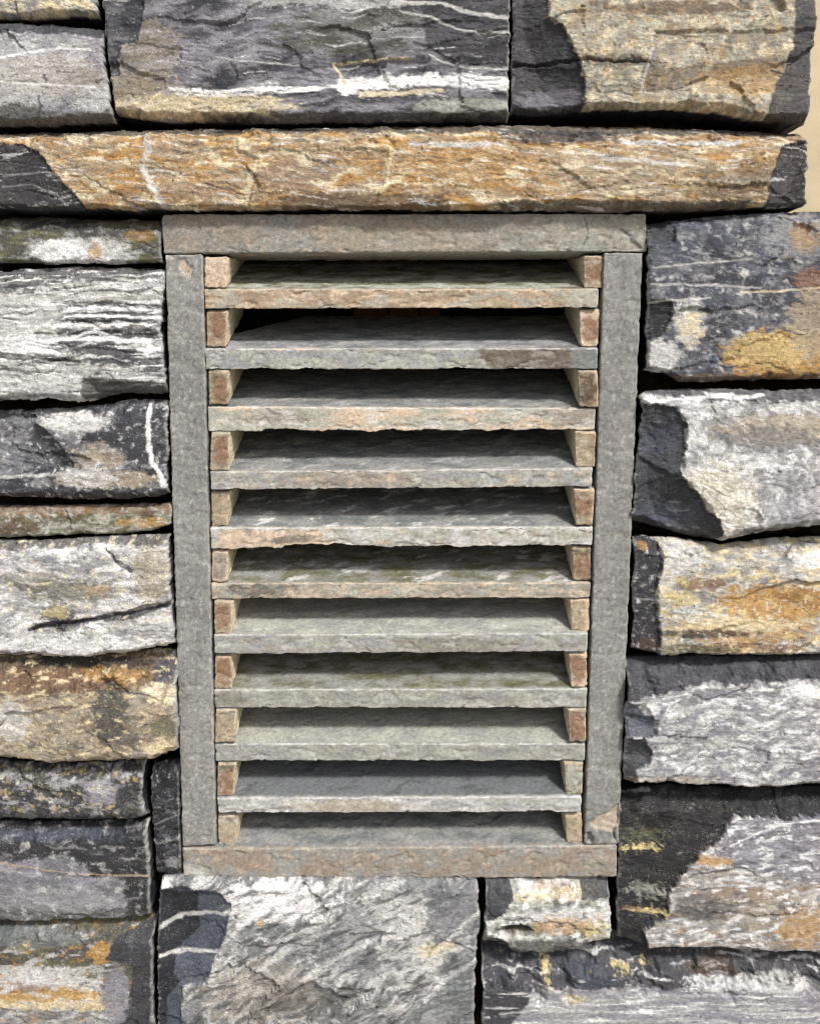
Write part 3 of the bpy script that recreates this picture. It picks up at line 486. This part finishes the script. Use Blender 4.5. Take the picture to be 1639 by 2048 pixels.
def rough_box(name, quad, depth, base, layers=(), chips=(), Yf=0.0, slope=(0.0, 0.0), res=(3.0, 2.6, 3.5), r=2.2, seed=1, amp=0.7,
              top_tone=None, side_tone=None, wave=0.0, notches=(), corner_cut=None, wear=.5, label=None, wear_tone='S'):
    """a roughly dressed slab: quad = TL TR BR BL of its front face in photograph pixels at depth Yf; slope = rise per metre
    of depth of its top and bottom faces"""
    TL, TR, BR, BL = [np.array(q, float) for q in quad]
    W3 = [wall_point(q[0], q[1], Yf) for q in (TL, TR, BR, BL)]
    wid = np.linalg.norm(W3[1] - W3[0]); hei = np.linalg.norm(W3[3] - W3[0]); pxm = wid / np.linalg.norm(TR - TL)
    nx = max(6, int(np.linalg.norm(TR - TL) / res[0])); nz = max(6, int(np.linalg.norm(BL - TL) / res[1])); nk = max(6, int(depth / pxm / res[2]))
    def axis(n, L, e):                              # extra loops close to the two ends, for the rounded arrises
        t = np.linspace(0, 1, n + 1); f = min(e / L, 0.2)
        return np.unique(np.r_[t, f * .25, f * .5, f, 1 - f, 1 - f * .5, 1 - f * .25])
    ax, az, ak = axis(nx, wid, 2 * r * MM), axis(nz, hei, 2 * r * MM), axis(nk, depth, 2 * r * MM)
    nx, nz, nk = len(ax), len(az), len(ak)
    I, J, Kk = np.meshgrid(np.arange(nx), np.arange(nz), np.arange(nk), indexing='ij')
    surf = (I == 0) | (I == nx - 1) | (J == 0) | (J == nz - 1) | (Kk == 0) | (Kk == nk - 1)
    idx = -np.ones((nx, nz, nk), int); idx[surf] = np.arange(surf.sum())
    fi, fj, fk = ax[I[surf]], az[J[surf]], ak[Kk[surf]]
    # texture position: runs over the front and folds back onto the top and the ends
    u = (1 - fj) * ((1 - fi) * TL[0] + fi * TR[0]) + fj * ((1 - fi) * BL[0] + fi * BR[0])
    v = (1 - fj) * ((1 - fi) * TL[1] + fi * TR[1]) + fj * ((1 - fi) * BL[1] + fi * BR[1])
    ends = (I[surf] == 0) | (I[surf] == nx - 1)
    vt = v - fk * depth / pxm * np.where(ends, 0, 1); ut = u + fk * depth / pxm * np.where(ends, 1, 0)
    p = np.stack([fi * wid, fj * hei, fk * depth], -1)
    L = np.array([wid, hei, depth])
    rr = np.minimum((r * (1 + 0.9 * fbm(ut / 14, vt / 14, 3, seed + 5)) * MM), min(L) * 0.4); rr = np.maximum(rr, 0.4 * MM)[:, None]
    q = np.clip(p, rr, L - rr); dv = p - q
    nrm = dv / np.maximum(np.linalg.norm(dv, axis=1, keepdims=True), 1e-9)
    p2 = q + nrm * rr
    disp = amp * (1.0 * fbm(ut / 45, vt / 30, 4, seed + 6) + 0.45 * fbm(ut / 8, vt / 8, 3, seed + 7))
    spall = sstep(0.22, 0.30, fbm(ut / 50, vt / 24, 5, seed + 8)) * (1 if wave else .6)      # shallow spalls
    disp -= 1.3 * amp * spall
    disp -= np.where(Kk[surf] == 0, chip_relief(u, v, chips, seed), 0)
    p2 = p2 + nrm * disp[:, None] * MM
    if wave:
        low = fj ** 2 * np.clip(1 - fk * 1.5, 0, 1)
        p2[:, 1] += low * wave * MM * fbm(u / 55, 0 * u, 4, seed + 9) * sstep(0, .06, fi) * sstep(1, .94, fi)
    for x0, x1, mm in notches:
        s = sstep(x0, x0 + 12, u) * sstep(x1 + 40, x1 - 40, u)
        p2[:, 1] -= fj ** 2 * np.clip(1 - fk * 1.5, 0, 1) * s * mm * MM
    if corner_cut:                                  # broken back corner at the left: length px, width px
        cx_, fr = corner_cut
        lim = 1 - fr * np.clip(1 - (u - TL[0] - 40) / cx_, 0, 1) + .05 * fbm(u / 20, v / 20, 3, seed)
        p2[:, 2] = np.minimum(p2[:, 2], np.maximum(lim * depth, 0.03) + 0.002 * fk)
    a, b, k = p2[:, 0] / wid, p2[:, 1] / hei, p2[:, 2]
    out = ((1 - b) * (1 - a))[:, None] * W3[0] + ((1 - b) * a)[:, None] * W3[1] + (b * a)[:, None] * W3[2] + (b * (1 - a))[:, None] * W3[3]
    out[:, 1] += k
    out[:, 2] += k * (slope[0] * (1 - b) + slope[1] * b)
    col = colourise(ut, vt, base, layers, seed)
    if top_tone:
        w = sstep(.0, .05, fk + .012 * fbm(u / 25, 0 * u, 3, seed + 3)) * (~ends)
        n = sstep(.2, .8, .5 + .6 * fbm(ut / 70, vt / 26, 6, seed + 44, .62)); n2 = sstep(.56, .74, .5 + .5 * fbm(ut / 60 + vt / 60, vt / 42, 6, seed + 45, .68))
        ta, tb, tc, amt = top_tone
        c2 = TONE[ta] * (1 - n[:, None]) + TONE[tb] * n[:, None]
        c2 = c2 * (1 - amt * n2[:, None]) + TONE[tc] * amt * n2[:, None]
        c2 = c2 * (1 + .2 * fbm(ut / 7, vt / 4, 3, seed + 46))[:, None]
        col = col * (1 - w[:, None]) + c2 * w[:, None]
    sm = (spall * .38 * (fk < .02) * sstep(-.3, .3, fbm(ut / 90, vt / 60, 3, seed + 49)))[:, None]
    col = col * (1 - sm) + TONE[wear_tone] * sm
    if side_tone:
        w = sstep(.0, .06, fk) * ends
        c2 = TONE[side_tone] * (1 + .3 * fbm(ut / 25, vt / 12, 4, seed + 47))[:, None]
        col = col * (1 - w[:, None]) + c2 * w[:, None]
    if wear:
        e = np.sort(np.abs(nrm), axis=1)[:, 1]      # two directions meet: an arris
        e = sstep(.05, .5, e) * sstep(-.3, .3, fbm(ut / 30, vt / 30, 4, seed + 48) + .1) * wear
        col = col * (1 - e[:, None]) + TONE[wear_tone] * 1.05 * e[:, None]
    def face(s, flip):
        f = np.stack([s[:-1, :-1], s[1:, :-1], s[1:, 1:], s[:-1, 1:]], -1).reshape(-1, 4)
        return f[:, ::-1] if flip else f
    quads = np.concatenate([face(idx[:, :, 0], True), face(idx[:, :, -1], False), face(idx[:, 0, :], False), face(idx[:, -1, :], True),
                            face(idx[0, :, :], True), face(idx[-1, :, :], False)])
    ob = link_mesh(name, out, quads, [], np.clip(col, .004, .9), MAT_FLAG, vent)
    if label: ob['label'] = label
    return ob

rough_box('lintel', [(322, 428), (1292, 427), (1293, 503), (327, 507)], 0.062, ('H', 'J', 160, 60),
          [('p', [(1090, 420), (1310, 420), (1310, 520), (1060, 520)], 'S', 60, .7, .45), ('e', 640, 450, 40, 30, 'N', .8, .35), ('e', 400, 470, 100, 40, 'N', .7, .25), ('e', 800, 470, 200, 40, 'T', .8, .35), ('n', 30, 20, .64, 'F', .3), ('n', 20, 14, .66, 'E', .4),
           ('v', [(1170, 440), (1176, 462), (1168, 488)], 1.6, 'E', .8), ('v', [(1230, 452), (1262, 470), (1280, 496)], 1.6, 'E', .7)],
          [([(1176, 420), (1320, 420), (1320, 520), (1166, 520), (1178, 462)], .9, 0, 0), ([(1228, 450), (1262, 468), (1284, 500), (1262, 500), (1256, 474)], 1.2, 0, 0), ([(590, 446), (640, 460), (612, 478), (580, 462)], .7, 0, 0)],
          seed=31, amp=.9, wave=1.5, label='brownish flat lintel, greener at its right end')
rough_box('jamb', [(330, 510), (405, 508), (432, 1690), (365, 1693)], 0.125, ('J', 'I', 90, 160),
          [('p', [(358, 520), (372, 516), (384, 535), (380, 550), (374, 553), (362, 535)], 'F', 3, .4, .6), ('e', 335, 515, 12, 6, 'P', .5, .8), ('n', 9, 10, .66, 'P', .4), ('n', 9, 10, .64, 'E', .35), ('n', 50, 90, .7, 'M', .5), ('n', 14, 14, .7, 'F', .2)],
          [([(356, 518), (372, 514), (386, 535), (382, 550), (374, 556), (362, 535)], 1.2, 0, 0)], seed=32, amp=1.0, res=(2.8, 3.2, 6), label='left jamb with a small pink flake scar near the top')
rough_box('jamb', [(1207, 506), (1285, 505), (1237, 1688), (1168, 1690)], 0.125, ('J', 'I', 90, 160),
          [('p', [(1178, 1640), (1240, 1600), (1240, 1672), (1222, 1660), (1185, 1650)], 'F', 4, .4, .55), ('n', 9, 10, .66, 'P', .4), ('n', 9, 10, .64, 'E', .35), ('n', 50, 90, .7, 'M', .5)],
          [([(1178, 1642), (1240, 1598), (1240, 1672), (1222, 1658), (1185, 1650)], 2.0, 0, 0), ([(1160, 1660), (1180, 1665), (1190, 1700), (1160, 1700)], 3, .2, 5), ([(1225, 1660), (1245, 1640), (1245, 1700), (1210, 1700)], 3, .2, 5)],
          seed=33, amp=1.0, res=(2.8, 3.2, 6), label='right jamb with a flaked chipped foot')
SL = 0.40
rough_box('sill', [(365, 1698), (1233, 1692), (1233, 1755), (367, 1759)], 0.13, ('H', 'J', 70, 30),
          [('n', 90, 30, .5, 'N', .5), ('n', 26, 14, .62, 'F', .35), ('e', 385, 1745, 22, 16, 'P', .6, .5)], slope=(SL, SL * .5), seed=34, amp=.9, wave=1.5, top_tone=('J', 'Q', 'M', .4),
          res=(2.8, 2.6, 2.6), label='pinkish brown sill with a grey sloping top')

# slats: x left, x right, y top left, y top right, y bottom left, y bottom right, base, layers, top tones
SLATS = [
    (408, 1197, 579, 579, 618, 616, ('T', 'F', 60, 20), [('n', 60, 16, .5, 'N', .7), ('n', 60, 16, .54, 'S', .6), ('p', [(1140, 570), (1200, 570), (1200, 620), (1130, 620)], 'S', 14, .5, .8)], ('S', 'L', 'P', .35)),
    (410, 1195, 698, 697, 739, 738, ('S', 'M', 60, 20), [('p', [(545, 690), (640, 692), (620, 700), (560, 702)], 'F', 5, .5, .9), ('p', [(950, 690), (1150, 690), (1140, 745), (980, 745)], 'B', 20, .6, .8), ('p', [(1140, 690), (1200, 690), (1200, 745), (1145, 745)], 'Q', 10, .4, .7), ('n', 40, 16, .58, 'H', .5)], ('Q', 'M', 'P', .25)),
    (415, 1190, 814, 818, 863, 860, ('F', 'S', 110, 24), [('e', 500, 850, 100, 24, 'S', .8, .8), ('e', 560, 835, 60, 14, 'H', .8, .7), ('e', 860, 840, 50, 14, 'S', .7, .7), ('e', 990, 835, 40, 12, 'S', .7, .8), ('e', 1140, 835, 60, 20, 'H', .7, .8), ('n', 60, 10, .62, 'W', .3)], ('J', 'Q', 'P', .4)),
    (420, 1185, 944, 937, 980, 974, ('S', 'M', 50, 20), [('e', 700, 960, 120, 20, 'N', .9, .5), ('n', 30, 12, .56, 'H', .7), ('n', 40, 10, .64, 'F', .6)], ('Q', 'J', 'P', .5)),
    (420, 1185, 1056, 1055, 1098, 1091, ('S', 'P', 50, 18), [('p', [(440, 1060), (640, 1062), (660, 1085), (700, 1105), (430, 1105)], 'F', 8, .5, .9), ('e', 585, 1080, 50, 10, 'E', .9, .7), ('n', 30, 14, .58, 'H', .55), ('n', 40, 12, .62, 'F', .4)], ('J', 'Q', 'W', .6)),
    (422, 1181, 1167, 1166, 1198, 1196, ('H', 'S', 60, 16), [('n', 40, 12, .54, 'F', .6), ('e', 520, 1180, 70, 12, 'X', 1.1, .6), ('n', 30, 14, .58, 'H', .7)], ('J', 'L', 'P', .95)),
    (427, 1175, 1270, 1267, 1308, 1304, ('S', 'M', 60, 18), [('n', 40, 12, .54, 'H', .7), ('e', 900, 1290, 120, 14, 'L', .9, .4)], ('J', 'S', 'P', .35)),
    (428, 1174, 1380, 1378, 1416, 1416, ('S', 'J', 60, 18), [('e', 450, 1400, 40, 14, 'L', .8, .5), ('n', 40, 12, .56, 'H', .6)], ('J', 'L', 'S', .4)),
    (430, 1170, 1488, 1488, 1522, 1522, ('J', 'S', 60, 18), [('e', 500, 1505, 90, 14, 'M', .8, .6), ('n', 40, 12, .56, 'H', .5)], ('J', 'S', 'S', .4)),
    (434, 1163, 1597, 1594, 1627, 1624, ('P', 'M', 70, 18), [('n', 40, 12, .55, 'S', .8), ('e', 700, 1612, 120, 12, 'T', .8, .6)], ('Q', 'G', 'X', .4)),
]
NOTCH = {4: [(560, 720, 4.5)], 2: [(520, 600, 2.5)], 1: []}
for i, (x0, x1, yl, yr, bl_, br_, base, lay, top) in enumerate(SLATS):
    xin = 0.0
    rough_box('slat', [(x0, yl), (x1, yr), (x1 - 2, br_), (x0 + 2, bl_)], 0.112, base, lay, Yf=0.002 + 0.002 * ((i * 7) % 3 - 1), slope=(SL, SL), seed=50 + i * 3,
              amp=.75, r=1.6, wave=(3 if i in (2, 4) else 1.1), notches=NOTCH.get(i, ()), top_tone=top, res=(2.8, 2.4, 2.6), wear=.65, wear_tone=('F' if i in (0, 5) else 'P'),
              corner_cut=(150, 0.6) if i == 1 else None, label=('slat with a broken back left corner' if i == 1 else None))

SPL = [(409, 455, 512, 577), (413, 457, 621, 695), (416, 458, 741, 811), (421, 462, 866, 942), (422, 461, 983, 1053), (423, 456, 1101, 1165), (428, 466, 1202, 1268),
       (429, 466, 1312, 1378), (430, 471, 1419, 1486), (434, 471, 1527, 1593), (436, 476, 1630, 1692)]
SPR = [(1165, 1205, 510, 577), (1157, 1198, 619, 694), (1155, 1197, 741, 815), (1148, 1190, 863, 935), (1147, 1187, 978, 1051), (1143, 1182, 1094, 1162), (1139, 1178, 1198, 1264),
       (1137, 1173, 1306, 1376), (1135, 1172, 1418, 1485), (1128, 1165, 1525, 1591), (1128, 1163, 1627, 1688)]
FACE = [('F', 'F'), ('Z', 'N'), ('Z', 'L'), ('Z', 'H'), ('T', 'N'), ('H', 'F'), ('Z', 'T'), ('Z', 'T'), ('T', 'H'), ('Z', 'L'), ('T', 'P')]
FACE_R = [('Z', 'T'), ('Z', 'F'), ('B', 'N'), ('T', 'N'), ('Z', 'T'), ('Z', 'L'), ('T', 'F'), ('Z', 'F'), ('Z', 'H'), ('S', 'L'), ('T', 'F')]
for left, row, fc in ((True, SPL, FACE), (False, SPR, FACE_R)):
    for i, (x0, x1, y0, y1) in enumerate(row):
        rng = random.Random(i * 2 + left)
        jit = lambda: rng.uniform(-3.0, 3.0)
        inner = 4 if left else -4
        top_s = SL * (.25 if i == 0 else 1)
        q = [(x0 + jit() * .4, y0 + 1), (x1 + jit(), y0 + 1), (x1 + jit() - (3 if left else 0), y1), (x0 + jit() * .4 + (0 if left else 3), y1)]
        cx, cy = (x0 + x1) / 2 + rng.uniform(-4, 4), (y0 + y1) / 2 + rng.uniform(-8, 8)
        lay = [('e', cx, cy, rng.uniform(14, 22), rng.uniform(24, 36), fc[i][0], .5, .92), ('n', 24, 16, .66, 'S', .5), ('n', 16, 12, .66, 'B', .5)]
        rough_box('spacer', q, 0.108, (fc[i][1], 'T' if fc[i][1] != 'F' else 'F', 26, 20), lay, Yf=0.003 + 0.001 * rng.randint(-2, 2), slope=(top_s, SL), seed=100 + i * 4 + (2 if left else 0),
                  amp=.9, r=2.6, res=(2.4, 2.4, 4), side_tone='A', top_tone=('S', 'M', 'P', .2), wear=.7, wear_tone='F')

# ------------------------------------------------------------------ dim space behind the slats
def plain(name, col, rough=.9):
    m = bpy.data.materials.new(name); m.use_nodes = True
    N, K = m.node_tree.nodes, m.node_tree.links
    bs = N['Principled BSDF']; bs.inputs['Roughness'].default_value = rough
    ge = N.new('ShaderNodeNewGeometry'); n = N.new('ShaderNodeTexNoise'); n.inputs['Scale'].default_value = 30 if 'render' in name else 90; n.inputs['Detail'].default_value = 6
    mp = N.new('ShaderNodeMapping'); mp.inputs['Scale'].default_value = (1, 1, .25 if 'timber' in name else 1)
    K.new(ge.outputs['Position'], mp.inputs[0]); K.new(mp.outputs[0], n.inputs['Vector'])
    cr = N.new('ShaderNodeValToRGB'); c = lin(col)
    cr.color_ramp.elements[0].position = .3; cr.color_ramp.elements[1].position = .7
    lo, hi = (.88, 1.06) if 'render' in name else (.7, 1.2)
    cr.color_ramp.elements[0].color = (*(c * lo), 1); cr.color_ramp.elements[1].color = (*np.minimum(c * hi, .9), 1)
    K.new(n.outputs[0], cr.inputs[0]); K.new(cr.outputs[0], bs.inputs['Base Color'])
    bp = N.new('ShaderNodeBump'); bp.inputs['Strength'].default_value = .5; bp.inputs['Distance'].default_value = .001
    K.new(n.outputs[0], bp.inputs['Height']); K.new(bp.outputs[0], bs.inputs['Normal'])
    return m

def boxes_mesh(name, boxes, mat, parent=None, bevel=0.0):
    vs_, qs = [], []
    for (x0, y0, z0, x1, y1, z1) in boxes:
        o = len(vs_)
        vs_ += [(x0, y0, z0), (x1, y0, z0), (x1, y1, z0), (x0, y1, z0), (x0, y0, z1), (x1, y0, z1), (x1, y1, z1), (x0, y1, z1)]
        qs += [tuple(o + k for k in f) for f in ((0, 3, 2, 1), (4, 5, 6, 7), (0, 1, 5, 4), (1, 2, 6, 5), (2, 3, 7, 6), (3, 0, 4, 7))]
    V = np.array(vs_); c = (V.min(0) + V.max(0)) / 2
    me = bpy.data.meshes.new(name); me.from_pydata((V - c).tolist(), [], qs); me.materials.append(mat)
    ob = bpy.data.objects.new(name, me); scene.collection.objects.link(ob); ob.location = c
    if parent: ob.parent = parent; ob.location = Vector(c) - parent.location
    if bevel:
        b = ob.modifiers.new('bevel', 'BEVEL'); b.width = bevel; b.segments = 2
    return ob

tl, br3 = wall_point(340, 440, 0.13), wall_point(1270, 1750, 0.13)
X0, X1, Z1, Z0 = tl[0], br3[0], tl[2] + .02, br3[2] - .02
YB = 0.42
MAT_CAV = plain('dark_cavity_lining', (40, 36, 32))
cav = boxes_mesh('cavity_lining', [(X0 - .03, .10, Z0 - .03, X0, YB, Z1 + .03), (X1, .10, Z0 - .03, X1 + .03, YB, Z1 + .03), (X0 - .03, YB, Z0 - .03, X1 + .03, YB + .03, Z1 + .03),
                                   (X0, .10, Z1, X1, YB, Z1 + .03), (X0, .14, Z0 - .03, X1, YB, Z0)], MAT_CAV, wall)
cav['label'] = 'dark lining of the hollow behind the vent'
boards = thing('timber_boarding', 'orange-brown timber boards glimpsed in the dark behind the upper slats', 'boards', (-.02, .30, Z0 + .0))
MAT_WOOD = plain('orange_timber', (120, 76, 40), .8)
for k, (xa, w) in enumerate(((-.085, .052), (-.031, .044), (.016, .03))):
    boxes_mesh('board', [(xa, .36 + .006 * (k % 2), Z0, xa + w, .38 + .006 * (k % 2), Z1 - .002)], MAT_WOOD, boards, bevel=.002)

# ------------------------------------------------------------------ rendered wall beyond the corner of the stonework
a, b = wall_point(1560, -130, 0.05), wall_point(1850, 432, 0.05)
MAT_PLASTER = plain('cream_render', (206, 190, 158), .9)
rw = boxes_mesh('rendered_wall', [(a[0], .05, b[2], b[0], .16, a[2])], MAT_PLASTER)
rw['label'] = 'cream rendered wall edge at the upper right beside the stones'; rw['category'] = 'wall'

# ------------------------------------------------------------------ unseen paving below the picture, added for bounce light
gm = plain('pale_paving', (150, 146, 138), .9)
g = boxes_mesh('ground', [(-12, -14, -.2, 12, .6, 0.0)], gm); g['kind'] = 'structure'
